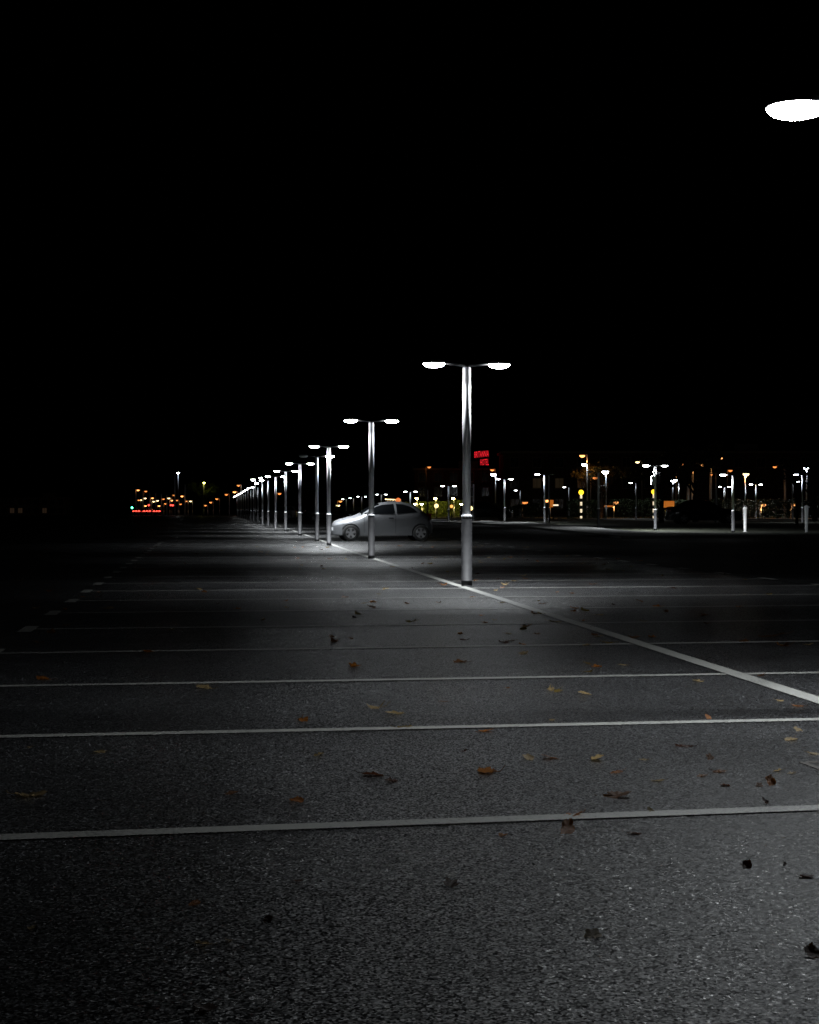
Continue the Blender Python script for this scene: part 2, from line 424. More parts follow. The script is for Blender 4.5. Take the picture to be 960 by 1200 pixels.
# nearest one: only its left head is inside the picture
post_lamp(2.395, 8.66, 2.95, 'lens_near', W_, 'nearest lamp post, only its glaring head showing at the top right corner', ROWG, power=1)
row = [ # px, base, top, distance, left, right, label
 (547,688,430,23.3,W_,S_,'tallest-looking lamp post standing on the white dividing line, both heads lit'),
 (435.3,656,497,37.4,W_,S_,'lamp post in front of the silver hatchback door, both heads lit'),
 (385.5,641,526,52.2,W_,S_,'lamp post just in front of the silver hatchback nose, both heads lit'),
 (371.3,636.5,535,58.6,O_,S_,'lamp post with an unlit left head, just left of the one at the hatchback nose'),
 (351.5,628.5,544.5,71.8,W_,W_,'lamp post left of the one with the unlit head, thin bright heads on both sides'),
 (334.8,623.4,553.5,86,W_,W_,'fifth lit lamp post of the long row counted from the camera'),
 (323,619.0,559.5,100,W_,W_,'sixth lit lamp post of the long row, before the grey estate car'),
 (314.6,616,563.5,114,W_,None,'seventh lit lamp post of the long row, one head to the left'),
 (308,614,567.5,127,W_,None,'eighth lit lamp post of the long row, one head to the left'),
 (302.5,612.5,571,141,D_,None,'ninth lit lamp post of the long row, weak head to the left'),
 (297.5,611,573,155,D_,None,'tenth lit lamp post of the long row, thin and weak'),
]
for k in row:
    x = (k[0]-480)/F*k[3]; y = k[3]; H = 1-(k[2]-HY)/F*y-G(x,y)
    post_lamp(x, y, H, k[4], k[5], k[6], ROWG, simple=y > 90, power={52.2:3.6, 58.6:2.6, 23.3:1.5, 37.4:1.2}.get(y, 2.6), spread=150 if y in (52.2, 58.6) else 132)
for i, (px, d_) in enumerate([(294.2,168),(290.8,182),(288,196),(285.4,210),(283.2,224),(281.2,238),(279.4,252),(277.8,268)]):
    x = (px-480)/F*d_
    post_lamp(x, d_, 2.98, D_, None, 'thin far lamp post crowded at the vanishing end of the long row', ROWG, simple=True)

RG = 'lamp posts of the lot and road on the right'
lamp_at(591.3,612,562,D_,W_,'lamp post with a bright right and dim left head, right of the red sign',RG,power=3,spread=150)
lamp_at(638.5,614,557.5,W_,O_,'lamp post lit on its left side only, beside the orange banner',RG,power=3,spread=150)
lamp_at(701.5,618.5,553.5,O_,None,'dark unlit lamp post between the two striped crossing beacons',RG)
tE = lamp_at(768,621.5,546,S_,W_,'lamp post carrying a white cabinet, both heads glaring, right side',RG,power=3,spread=150)
lamp_at(859.3,624.5,558.5,W_,None,'lamp post in front of the dark saloon bonnet, one head to the left',RG,power=3,spread=150)
cab = bmesh.new(); box(cab, (-.13,-.05,2.35), (.17,.16,.42), 0, .01)
hh = tE.children[0]
HE = 2.9
obj('equipment_cabinet', cab, 'box_white', tE)
b = bmesh.new(); tube(b, (-.02,-.07,2.62), (-.1,-.12,2.78), .05, .06, 12); tube(b, (0,0,2.7), (-.05,-.09,2.7), .02, n=8); obj('camera', b, 'box_white', tE)
b = bmesh.new(); box(b, (.16,-.02,2.45), (.1,.12,.5), 0, .01); box(b, (.08,0,2.5), (.1,.03,.03)); obj('loudspeaker', b, 'dark_steel', tE)
far = [ # px, top, d, left, right, label
 (702.2,569.5,150,None,O_,'pale-lit lamp post right behind the dark unlit one'),
 (745.5,566,140,D_,None,'lamp post left of the white-cabinet one, small head to the left'),
 (796,564.5,135,W_,None,'lamp post behind the boot of the dark saloon'),
 (849.3,571,165,W_,W_,'twin-headed lamp post above the bonnet of the dark saloon'),
 (886,568,150,W_,W_,'twin-headed lamp post between the two white bollards'),
 (940.5,556,112,W_,None,'lamp post above the right white bollard'),
 (929,565.5,140,None,D_,'lamp post just left of the right white bollard, head to the right'),
 (667,571.5,160,D_,None,'lamp post left of the left crossing beacon, head to the left'),
 (643.6,557.5,112,None,None,'headless dark post right behind the half-lit lamp post'),
 (610,575,160,D_,None,'small dim lamp post between the banner and the post with the bright right head'),
 (555.3,567.5,128,O_,None,'lamp post under the red sign, close right of the tallest lamp post'),
 (525.8,570.5,128,D_,D_,'twin-headed lamp post above the pale green bank, left of the tallest'),
 (501.3,573.5,135,O_,None,'headless-looking lamp post behind the tail of the silver hatchback'),
 (481,576,150,W_,W_,'twin-headed lamp post above the silver hatchback roof end'),
 (447,579.8,175,D_,D_,'twin-headed lamp post above the silver hatchback windscreen'),
 (406,585,220,D_,None,'tiny far lamp post left of the post before the hatchback door'),
 (414.5,584,215,D_,None,'tiny far lamp post second left of the post before the hatchback door'),
 (424,582.5,205,D_,D_,'tiny far twin-headed lamp post touching the hatchback door post'),
]
for px, top, d_, l, r, lab in far:
    lamp_at(px, 0, top, l, r, lab, RG, d=d_, simple=True)

# ------------------------------------------------------------------ tall street lamps (their lens height and pole read off the photo)
SODIUM = []
def street_lamp(px, py, d, m, label, side=-1, arm=.9, group='street lamps on the roads beyond', size=1.0, pole='steel', cat='street lamp', posts=None):
    p = up(px, py, d); x0 = p.x - side*arm; g = G(x0, d); H = p.z-g
    t = thing('street_lamp', label, cat, (x0, d, g), 0, group)
    b = bmesh.new(); tube(b, (0,0,0), (0,0,1.2), .1, .1, 10); tube(b, (0,0,1.2), (0,0,H+.12), .075, .05, 10); obj('pole', b, pole, t, True)
    if arm > .05:
        b = bmesh.new(); tube(b, (0,0,H+.08), (side*(arm-.25*size),0,H+.1), .035, .03, 8); obj('arm', b, pole, t, True)
    b = bmesh.new(); s = size
    lathe(b, [(.03*s,.16*s),(.16*s,.13*s),(.24*s,.04*s),(.245*s,.0)], 12, (side*arm,0,H)); h = obj('lamp_head', b, 'cap', t, True)
    b = bmesh.new(); lathe(b, [(.23*s,-.003),(.2*s,-.09*s),(.1*s,-.16*s),(.02*s,-.18*s)], 10, (side*arm,0,H)); obj('lens', b, m, h, True)
    if m in ('lens_sodium','lens_cream') and d <= 200 and size > .9:
        if not SODIUM:
            l = bpy.data.lights.new('lamp_light', 'AREA'); l.shape = 'DISK'; l.size = .2; l.energy = 70; l.color = (1,.42,.12); SODIUM.append(l)
        lo = bpy.data.objects.new('lamp_light', SODIUM[0]); C.objects.link(lo); lo.parent = t; lo.location = (side*arm, 0, H-.19*s)
    return t
SO, SD, CR, YE, WF = 'lens_sodium', 'lens_sodium_dim', 'lens_cream', 'lens_yellow', 'lens_white_far'
sl = [
 (682.5,533.5,170,SO,-1,.5,'tall orange street lamp above the left crossing beacon'),
 (747.3,541,230,CR,-1,.6,'cream street lamp just left of the glaring head by the white cabinet'),
 (738.5,550,260,SD,-1,.6,'small orange street lamp left of the white-cabinet post'),
 (797.7,544,190,SO,1,.5,'orange street lamp right of the white-cabinet post'),
 (824.8,544.5,190,SO,1,1.2,'orange street lamp behind the tree by the dark saloon'),
 (844,536,170,SO,1,.9,'highest orange street lamp, above the dark saloon roof'),
 (874.5,555,150,CR,1,.08,'yellowish street lamp above the left white bollard'),
 (908.2,546.7,240,SD,-1,1.3,'upper of the two small orange lamps left of the right bollard'),
 (909.8,551.6,265,SD,-1,1.5,'lower of the two small orange lamps left of the right bollard'),
 (709.5,552.5,150,WF,-1,.06,'white pole-top lamp right of the dark unlit post'),
 (577,550.2,230,SD,-1,.4,'small orange lamp right under the red sign'),
 (578.4,555.6,190,WF,-1,.25,'small white lamp under the red sign on a tall mast'),
 (503,547,260,SD,1,.5,'faint orange lamp high above the silver hatchback tail'),
 (789.8,562.4,150,WF,1,.1,'white lamp on an orange-lit pole above the orange panel'),
 (944.8,548,150,WF,-1,.06,'slim white-topped mast at the far right edge'),
 (296.4,561.8,330,WF,-1,.5,'white tall lamp rising over the far end of the long row'),
 (305.4,559.8,330,WF,-1,.3,'highest white lamp over the far end of the long row'),
 (279.6,568.5,330,SD,-1,.5,'orange lamp at the left of the vanishing row'),
 (275,576.2,330,SO,-1,.6,'bright orange lamp left of the vanishing row'),
 (265.4,579.2,350,SD,-1,.6,'orange lamp second left of the vanishing row'),
 (254.2,584.3,370,SD,-1,.6,'orange lamp third left of the vanishing row'),
 (247,588.4,380,SD,-1,.6,'orange lamp fourth left of the vanishing row'),
 (240.6,592,390,SD,-1,.6,'lowest orange lamp left of the vanishing row'),
 (161.8,574,380,SO,1,.5,'upper left orange lamp above the green traffic light'),
 (170.8,575.4,400,SD,1,.5,'faint upper lamp right of the one above the green traffic light'),
 (170,583.6,420,CR,1,.5,'cream lamp above the red tail lights'),
 (166,585.6,430,CR,-1,.5,'lower cream lamp above the green traffic light'),
 (162.6,585.8,440,SD,-1,.5,'orange lamp closest above the green traffic light'),
 (178.7,583.4,420,SO,1,.5,'orange lamp above the left red traffic light'),
 (180.2,587.4,430,CR,1,.5,'cream lamp right above the left red traffic light'),
 (184.6,586.5,440,CR,1,.5,'cream lamp right of the left red traffic light'),
 (197.8,583.6,400,CR,-1,.5,'cream lamp above the right red traffic light'),
 (201.2,586.2,410,SO,1,.5,'orange lamp closest above the right red traffic light'),
 (204,580,420,SD,1,.5,'reddish lamp above the right red traffic light'),
 (207.7,586,430,SD,-1,.5,'faint lamp right of the right red traffic light'),
 (213.4,581.2,400,SO,-1,.6,'orange lamp right of the lit masts'),
 (218.2,587,430,SD,-1,.5,'faint low lamp right of the lit masts'),
 (223.4,587,430,CR,-1,.5,'low cream lamp right of the lit masts'),
 (208.6,554,380,WF,-1,.05,'white lamp on the tallest mast left of the row'),
 (399,587,300,SD,1,.5,'orange lamp behind the dark car, upper'),
 (396.4,592,310,CR,1,.5,'cream lamp behind the dark car, lower'),
 (697.5,559.5,190,SD,1,.5,'small reddish lamp right of the tall orange street lamp'),
 (722.5,588,168,SO,1,.3,'low orange lamp just left of the post with the small left head'),
 (640.8,586,168,SO,-1,.3,'low orange lamp above the orange banner'),
 (895,591,165,SO,1,.3,'low orange lamp behind the long hedge between the bollards'),
 (931,590.5,165,SO,1,.3,'low orange lamp behind the long hedge left of the right bollard'),
 (615.5,588.5,175,SD,1,.3,'low orange lamp right of the small dim lamp post'),
 (856,551,230,SD,1,.4,'small orange lamp right of and below the highest orange one'),
 (887.5,553,260,SD,1,.4,'faint orange lamp between the yellowish lamp and the small orange pair'),
 (955,546,250,SD,-1,.4,'faint orange lamp at the far right edge'),
 (763,553,260,SD,-1,.4,'faint orange lamp between the two glaring heads of the white-cabinet post'),
 (186.5,592.5,420,SO,1,.4,'low orange lamp between the two red traffic lights'),
 (194,590,430,SD,1,.4,'low reddish lamp between the two red traffic lights'),
 (170.5,592.5,430,SO,1,.4,'low orange lamp just left of the left red traffic light'),
 (191.5,584.5,440,SD,1,.4,'dim orange lamp midway between the two red traffic lights, high'),
 (211.5,590.5,440,SD,1,.4,'dim orange lamp right of the right red traffic light, low'),
 (177,597,400,SO,1,.3,'lowest orange lamp just above the red tail lights'),
 (327.6,578,300,SD,1,.5,'small orange lamp seen between two posts of the long row'),
]
for k, (px, py, d_, m, side, arm, lab) in enumerate(sl):
    street_lamp(px, py, d_, m, lab, side, arm, size=1.25 if d_ < 300 else 1.45)
# second lantern on the tall orange lamp's pole
street_lamp(684.6,544,168,WF,'white lamp just under the tall orange street lamp',-1,.32)
# amber string of far lamps over the silver hatchback roof
for k, px in enumerate([452.6,455.4,458.2,461.2,464.6,468.2]):
    street_lamp(px, 584.6+.15*k, 330, CR, 'tiny cream lamp in the line just above the silver hatchback roof', -1, .3)
for px, py in ((488.5,583.8),(510.3,583.8),(531.2,583.8),(486.2,590.2),(494.2,590.4),(540.8,590.4)):
    lab = {488.5:'left of three yellow lamps high on the green bank',510.3:'middle of three yellow lamps high on the green bank',531.2:'right of three yellow lamps high on the green bank',
           486.2:'yellow lamp low on the bank beside the hatchback roof',494.2:'second yellow lamp low on the bank beside the hatchback roof',540.8:'yellow lamp low on the bank beside the tallest lamp post'}[px]
    street_lamp(px, py, 209.3, 'lens_bank', lab, -1, .08, 'yellow lamps on the green bank', .8)
# lit masts on the far left
def mast(px, y1, y2, d, label):
    p = up(px, y1, d); g = G(p.x, d); t = thing('mast', label, 'mast', (p.x, d, g), 0, 'thin masts far on the left')
    b = bmesh.new(); tube(b, (0,0,0), (0,0,p.z-g), .16, .1, 8); obj('pole', b, 'steel', t, True)
    b = bmesh.new(); box(b, (0,0,p.z-g+.05), (.3,.3,.1)); obj('cap', b, 'cap', t)
for px, y1, lab in ((205,555.5,'tall thin mast left of the tallest white-topped mast'),(217,568,'shorter thin mast right of the tallest white-topped mast'),
                    (159.2,574,'leftmost thin mast above the green traffic light'),(166.8,576,'second thin mast from the left above the tail lights'),
                    (175.6,577,'third thin mast from the left above the tail lights'),(182.6,578,'fourth thin mast from the left above the tail lights'),
                    (189.2,579,'fifth thin mast from the left above the tail lights'),(195.6,580,'sixth thin mast from the left above the tail lights')):
    mast(px, y1, 0, 395, lab)
for px, y1, d_, lab in ((688,534,171,'orange-lit pole beside the left crossing beacon'),(833,541,175,'orange-lit mast above the dark saloon roof'),(920.5,550,175,'reddish mast left of the right bollard'),
                        (811.5,557,175,'orange-lit pole behind the tree trunk'),(806.6,562,170,'thin brown pole behind the dark saloon boot')):
    if px == 688: continue
    mast(px, y1, 0, d_, lab)

# ------------------------------------------------------------------ globe lamps, beacons, panels
def globe_lamp(px, py, d, r, m, label):
    p = up(px, py, d); g = G(p.x, d); h = p.z-g
    t = thing('globe_lamp', label, 'globe lamp', (p.x, d, g), 0, 'low globe lamps beyond the hedge')
    b = bmesh.new(); tube(b, (0,0,0), (0,0,h-r), .045, .04, 8); obj('post', b, 'dark_steel', t, True)
    b = bmesh.new(); bmesh.ops.create_icosphere(b, subdivisions=2, radius=r, matrix=Matrix.Translation((0,0,h))); obj('globe', b, m, t, True)
M['globe_cream'] = lens('lit_cream_globe', (1,.72,.3), 2.4); M['globe_orange'] = lens('lit_orange_globe', (1,.4,.09), 2.0); M['globe_red'] = lens('lit_redorange_globe', (1,.25,.06), .9)
globe_lamp(511.5,592.8,185,.24,'globe_cream','largest cream globe lamp under the green bank')
globe_lamp(529.3,593.4,185,.17,'globe_orange','orange globe lamp right of the largest cream globe')
globe_lamp(466.6,586.4,185,.28,'globe_red','reddish globe lamp seen just over the silver hatchback roof')
globe_lamp(551.4,595.8,120,.17,'globe_cream','cream globe lamp half hidden by the tallest lamp post collar')
globe_lamp(554.8,597.6,140,.08,'globe_orange','tiny orange globe lamp right of the tallest lamp post')
def beacon(px, py, d, label):
    p = up(px, py, d); g = G(p.x, d); h = p.z-g; r = .21
    t = thing('crossing_beacon', label, 'crossing beacon', (p.x, d, g), 0, 'striped crossing beacons')
    b = bmesh.new(); bmesh.ops.create_uvsphere(b, u_segments=20, v_segments=12, radius=r, matrix=Matrix.Translation((0,0,h))); obj('globe', b, 'amber_ball', t, True)
    n = 7; top = h-r
    for k in range(n):
        z1 = top-k*top/n; z0 = top-(k+1)*top/n
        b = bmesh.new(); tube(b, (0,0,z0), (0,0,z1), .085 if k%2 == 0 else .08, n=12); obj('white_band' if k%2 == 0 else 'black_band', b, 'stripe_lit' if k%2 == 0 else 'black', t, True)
beacon(681.2,577,143,'left striped beacon with a yellow globe, right of the half-lit post')
beacon(766.4,576.4,143,'right striped beacon with a yellow globe, close behind the white-cabinet post')
def panel(name, px, py, d, w, h, m, label, cat, tilt=0, cols=None):
    p = up(px, py, d); g = G(p.x, d); z = p.z-g
    t = thing(name, label, cat, (p.x, d, g))
    b = bmesh.new()
    for s in (-1, 1): tube(b, (s*w*.42,.03,0), (s*w*.42,.03,z+h*.4), .03, n=8)
    obj('post', b, 'dark_steel', t)
    b = bmesh.new(); box(b, (0,0,z), (w+.06,.05,h+.06), 0, .01); f = obj('frame', b, 'dark_steel', t)
    b = bmesh.new(); box(b, (0,-.034,z), (w,.012,h)); f2 = obj('panel', b, m, t)
    return t
panel('advert_panel', 783.6,591,146,.98,.56,'orange_panel','glowing orange panel left of the dark saloon','panel')
panel('banner', 646.2,590.2,143,.36,.6,'orange_panel','narrow orange banner right of the half-lit lamp post','banner')
t = panel('lit_board', 651.4,592,142.5,.45,.1,'white_panel','small slanting white board beside the orange banner','sign board')
for c in t.children:
    if c.name.startswith(('frame','panel')):
        z = 1-(592-HY)/F*142.5-G(12,142)
panel('low_board', 713.5,593.2,150,.8,.13,'orange_panel','low dim orange board right of the dark unlit post','sign board')

# white bollards
def bollard(px, base, top, label, m):
    x, y = onground(px, base); H = 1-(top-HY)/F*y-G(x,y)
    t = thing('bollard', label, 'bollard', (x, y, G(x,y)), 0, 'white bollards on the verge')
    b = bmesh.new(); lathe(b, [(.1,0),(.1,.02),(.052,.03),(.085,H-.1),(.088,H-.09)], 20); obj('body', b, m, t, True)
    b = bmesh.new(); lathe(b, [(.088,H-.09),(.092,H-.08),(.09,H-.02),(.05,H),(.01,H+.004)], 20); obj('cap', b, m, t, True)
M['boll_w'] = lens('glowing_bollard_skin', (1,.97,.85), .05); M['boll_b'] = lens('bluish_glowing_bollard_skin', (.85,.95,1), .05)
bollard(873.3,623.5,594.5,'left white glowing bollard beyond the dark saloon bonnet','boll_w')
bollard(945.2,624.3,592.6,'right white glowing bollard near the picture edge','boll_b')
b = bmesh.new(); x, y = onground(934, 615); lathe(b, [(.11,0),(.09,.05),(.09,1.55),(.05,1.6),(.01,1.61)], 16, (x,y,G(x,y)))
tag(obj('marker_post', b, 'black', smooth=True), 'black unlit post left of the right white bollard', 'post')
b = bmesh.new(); x, y = onground(564, 609); lathe(b, [(.06,0),(.06,.9),(.03,.95)], 12, (x,y,G(x,y)))
tag(obj('marker_post', b, 'bollard', smooth=True), 'pale slim post right of the tallest lamp post, before the dark car', 'post')

# ------------------------------------------------------------------ traffic lights far left
def traffic_light(px, py, d, colour, label):
    p = up(px, py, d); g = G(p.x, d); h = p.z-g
    t = thing('traffic_light', label, 'traffic light', (p.x, d, g), 0, 'traffic lights at the far junction')
    b = bmesh.new(); tube(b, (0,.1,0), (0,.1,h+.4), .06, n=8); obj('pole', b, 'dark_steel', t)
    zc = {'red':h-.3, 'green':h+.3}[colour]
    b = bmesh.new(); box(b, (0,0,zc), (.34,.16,.98), 0, .02); hs = obj('housing', b, 'black', t)
    for k, n in enumerate(('red','amber','green')):
        b = bmesh.new(); r = .18 if n == colour else .1
        tube(b, (0,-.08,zc+.3-.3*k), (0,-.12,zc+.3-.3*k), r*.85, r, 14)
        obj('signal_lens', b, {'red':'red_lit','green':'green_lit'}[colour] if n == colour else 'black', hs)
traffic_light(154.9,595,340,'green','green traffic light at the left of the far junction')
traffic_light(174.6,592,345,'red','left red traffic light of the far junction')
traffic_light(200.4,592,345,'red','right red traffic light of the far junction')
traffic_light(202.8,592.2,360,'red','smaller red light touching the right red traffic light')

# ------------------------------------------------------------------ cars
def interp(pts, x):
    if x <= pts[0][0]: return pts[0][1]
    for a, b in zip(pts, pts[1:]):
        if x <= b[0]:
            t = (x-a[0])/(b[0]-a[0]); return a[1]*(1-t)+b[1]*t
    return pts[-1][1]
def smoothpts(pts, n=60):       # Catmull-Rom through the outline, monotone in x
    out = []
    P = [pts[0]]+list(pts)+[pts[-1]]
    for i in range(1, len(P)-2):
        for k in range(8):
            t = k/8; r = []
            for c in (0,1):
                a,b_,c_,d_ = P[i-1][c],P[i][c],P[i+1][c],P[i+2][c]
                r.append(.5*((2*b_)+(-a+c_)*t+(2*a-5*b_+4*c_-d_)*t*t+(-a+3*b_-3*c_+d_)*t**3))
            out.append((r[0], r[1]))
    out.append(pts[-1]); return out
def make_car(spec, label, paint_, loc, rz, tail=False, name='parked_car', cat='car', group='parked cars'):
    T = smoothpts(spec['top']); W = spec['W']; belt = spec['belt']; Hm = max(z for _, z in T)
    x0, x1 = T[0][0], T[-1][0]; L = x1-x0
    def top(x): return interp(T, x)
    def bot(x): return interp(spec['bot'], x)
    def wx(x):
        u = abs(2*(x-x0)/L-1); return max(.02, (1-u**9))**.5*(1-.05*u*u)
    def wz(z):
        if z > belt: return 1-.20*((z-belt)/(Hm-belt))**1.25
        return 1-.05*((belt-z)/belt)**2
    def sy(x, z):
        u = max(0, min(1, (z-bot(x))/(top(x)-bot(x)))); return W/2*wx(x)*wz(z)*max(0, 1-u**9)**.5
    def sz(x, y):
        w = W/2*wx(x)*wz(top(x)-.02); u = max(0, 1-(abs(y)/w)**2)**(1/9); return bot(x)+(top(x)-bot(x))*u
    root = thing(name, label, cat, loc, rz, group)
    bm = bmesh.new()
    us = [0,.06,.15,.25,.35,.45,.55,.65,.74,.82,.88,.93,.965,.985,.996]
    xs = [x0+L*(.5-.5*math.cos(math.pi*i/46)) for i in range(47)]
    rings = []
    for x in xs:
        zb, zt = bot(x), top(x); ring = []
        pr = [(sy(x, zb+(zt-zb)*u), zb+(zt-zb)*u) for u in us]
        for y, z in pr: ring.append(bm.verts.new((x, y, z)))
        ring.append(bm.verts.new((x, 0, zt)))
        for y, z in reversed(pr): ring.append(bm.verts.new((x, -y, z)))
        rings.append(ring)
    for a, b in zip(rings, rings[1:]):
        n = len(a)
        for i in range(n): bm.faces.new((a[i], a[(i+1)%n], b[(i+1)%n], b[i]))
    bm.faces.new(rings[0][::-1]); bm.faces.new(rings[-1])
    body = obj('body', bm, paint_, root, True)
    cb = bmesh.new(); wr = spec['wr']
    for wxx in spec['wheels']:
        for s in (-1,1):
            tube(cb, (wxx, s*(W/2-.27), wr+.01), (wxx, s*(W/2+.2), wr+.01), wr*1.13, n=28)
    cut = obj('cutter', cb, 'black')
    md = body.modifiers.new('b', 'BOOLEAN'); md.object = cut; md.operation = 'DIFFERENCE'; md.solver = 'EXACT'
    # evaluate in local space: both sit at their own matrices, so place the cutter with the body
    cut.parent = root
    bpy.context.view_layer.update()
    dg = bpy.context.evaluated_depsgraph_get()
    me = bpy.data.meshes.new_from_object(body.evaluated_get(dg)); body.modifiers.clear(); body.data = me
    for p in me.polygons: p.use_smooth = True
    me.materials.clear(); me.materials.append(M[paint_])
    try: me.set_sharp_from_angle(angle=R(38))
    except Exception: pass
    bpy.data.objects.remove(cut)
    # side windows
    for wi in spec['side_windows']:
        for s in (-1,1):
            b = bmesh.new(); a0, a1 = wi['x']; cols = []
            for i in range(15):
                x = a0+(a1-a0)*i/14; lo, hi = interp(wi['lo'], x), interp(wi['hi'], x); hi = max(hi, lo+.004)
                cols.append([b.verts.new((x, s*(sy(x, lo+(hi-lo)*k/5)+.006), lo+(hi-lo)*k/5)) for k in range(6)])
            for A, B in zip(cols, cols[1:]):
                for k in range(5): b.faces.new((A[k],A[k+1],B[k+1],B[k]))
            obj('side_window', b, 'glass', root, True)
    def screen(nm, xa, xb, frac, m='glass', lift=.007):
        b = bmesh.new(); cols = []
        for i in range(9):
            x = xa+(xb-xa)*i/8; w = W/2*wx(x)*wz(top(x)-.02)*frac
            cols.append([b.verts.new((x, w*(k/4-1), sz(x, w*(k/4-1))+lift)) for k in range(9)])
        for A, B in zip(cols, cols[1:]):
            for k in range(8): b.faces.new((A[k],A[k+1],B[k+1],B[k]))
        obj(nm, b, m, root, True)
    screen('windscreen', *spec['windscreen'], .84)
    screen('rear_window', *spec['rear_window'], .8)
    # seams, handles, sill
    for x, za, zb in spec['seams']:
        for s in (-1,1):
            b = bmesh.new(); pv = None
            for k in range(9):
                z = za+(zb-za)*k/8; v = (b.verts.new((x-.006, s*(sy(x,z)+.003), z)), b.verts.new((x+.006, s*(sy(x,z)+.003), z)))
                if pv: b.faces.new((pv[0],pv[1],v[1],v[0]))
                pv = v
            obj('door_seam', b, 'black', root)
    for x, z in spec['handles']:
        for s in (-1,1):
            b = bmesh.new(); box(b, (x, s*(sy(x,z)+.012), z), (.17,.03,.035), 0, .008); obj('door_handle', b, 'black', root)
    for s in (-1,1):
        x, z = spec['mirror']; b = bmesh.new(); box(b, (x, s*(sy(x,z)+.10), z), (.11,.18,.12), 0, .03); box(b, (x, s*(sy(x,z)+.01), z-.04), (.05,.06,.03))
        obj('wing_mirror', b, paint_ if spec.get('mirror_paint', True) else 'black', root, True)
        b = bmesh.new(); hx = x0+.12; hz = spec['lamp_z']
        for j in range(1):
            cols = []
            for i in range(7):
                x = x0+.06+.36*i/6
                cols.append([b.verts.new((x, s*(sy(x, z)+.006), z)) for z in [hz-.02+.012*i+(.13-.015*i)*k/3 for k in range(4)]])
            for A, B in zip(cols, cols[1:]):
                for k in range(3): b.faces.new((A[k],A[k+1],B[k+1],B[k]))
        obj('headlight', b, 'headlamp', root, True)
        b = bmesh.new(); cols = []
        for i in range(7):
            x = x1-.02-.2*i/6
            cols.append([b.verts.new((x, s*(sy(x, z)+.008), z)) for z in [spec['tail_z']+.24*k/3 for k in range(4)]])
        for A, B in zip(cols, cols[1:]):
            for k in range(3): b.faces.new((A[k],A[k+1],B[k+1],B[k]))
        if tail: box(b, (x1+.0, s*W*.4, spec['tail_z']+.1), (.05,.2,.16), 0, .01)
        obj('tail_light', b, 'red_lit' if tail else 'taillamp', root, True)
    # bumpers
    for nm, xa, xb, zz in (('front_bumper', x0+.02, x0+.45, .33), ('rear_bumper', x1-.42, x1-.02, .36)):
        for s in (-1,1):
            pass
        b = bmesh.new(); ringp = []
        xl = [xa+(xb-xa)*i/8 for i in range(9)]
        for s in (-1,1):
            cols = []
            for x in xl:
                cols.append([b.verts.new((x, s*(sy(x,z)+.01), z)) for z in (zz-.09, zz-.03, zz+.03, zz+.09)])
            for A, B in zip(cols, cols[1:]):
                for k in range(3): b.faces.new((A[k],A[k+1],B[k+1],B[k]))
        obj(nm, b, spec.get('bumper', 'black'), root, True)
    b = bmesh.new(); xe = x0-.006; box(b, (xe+.02,0,.42), (.06,.5,.11), 0, .005); obj('number_plate', b, 'box_white', root)
    # wheels
    for wxx in spec['wheels']:
        for s in (-1,1):
            yc = s*(W/2-.10)
            b = bmesh.new(); lathe(b, [(wr*.62,-.085),(wr*.9,-.09),(wr*.985,-.07),(wr,-.03),(wr,.03),(wr*.985,.07),(wr*.9,.09),(wr*.62,.085)], 32, (wxx,yc,wr), 'Y', cap=False)
            wh = obj('tyre', b, 'rubber', root, True)
            b = bmesh.new(); lathe(b, [(wr*.66,.0),(wr*.66,.082*s),(wr*.60,.088*s),(wr*.58,.05*s)], 32, (wxx,yc,wr), 'Y', cap=False)
            for k in range(5):
                a = math.pi/2+k*2*math.pi/5; ca, sa = math.cos(a), math.sin(a)
                v = []
                for rr, hw in ((wr*.08,.03),(wr*.62,.05)):
                    for sg in (-1,1): v.append((wxx+ca*rr-sa*hw*sg, wr+sa*rr+ca*hw*sg))
                q = [v[0],v[1],v[3],v[2]]
                lo = [b.verts.new((x,yc+s*.055,z)) for x,z in q]; hi = [b.verts.new((x,yc+s*.078,z)) for x,z in q]
                b.faces.new(lo); b.faces.new(hi)
                for i in range(4): b.faces.new((lo[i],lo[(i+1)%4],hi[(i+1)%4],hi[i]))
            tube(b, (wxx,yc+s*.05,wr), (wxx,yc+s*.086,wr), wr*.17, wr*.15, 14)
            obj('rim', b, spec.get('rim','alloy'), root)
            b = bmesh.new(); tube(b, (wxx,yc-.04*s,wr), (wxx,yc+s*.03,wr), wr*.6, n=20); obj('brake_disc', b, 'black', root)
    return root

# x runs from the nose (0) to the tail
KA = dict(W=1.63, belt=.90, wr=.285, wheels=(.60,3.046), windscreen=(.98,1.62), rear_window=(3.02,3.34),
  top=[(0,.42),(.03,.60),(.12,.70),(.30,.78),(.55,.84),(.85,.92),(1.0,1.0),(1.25,1.17),(1.5,1.29),(1.8,1.36),(2.1,1.385),(2.4,1.375),(2.7,1.32),(2.95,1.22),(3.15,1.09),(3.32,.93),(3.45,.76),(3.52,.58),(3.55,.40)],
  bot=[(0,.24),(.2,.20),(3.3,.20),(3.55,.30)],
  side_windows=[dict(x=(1.06,2.12), lo=[(1.0,.93),(2.12,.945)], hi=[(1.06,.945),(1.25,1.07),(1.5,1.20),(1.75,1.27),(2.12,1.30)]),
                dict(x=(2.20,2.92), lo=[(2.20,.95),(2.92,1.0)], hi=[(2.20,1.30),(2.45,1.28),(2.68,1.21),(2.84,1.1),(2.92,1.01)])],
  seams=[(1.06,.3,.92),(2.16,.26,.92)], handles=[(2.0,.80)], mirror=(1.2,.98), lamp_z=.56, tail_z=.72, bumper='silver')
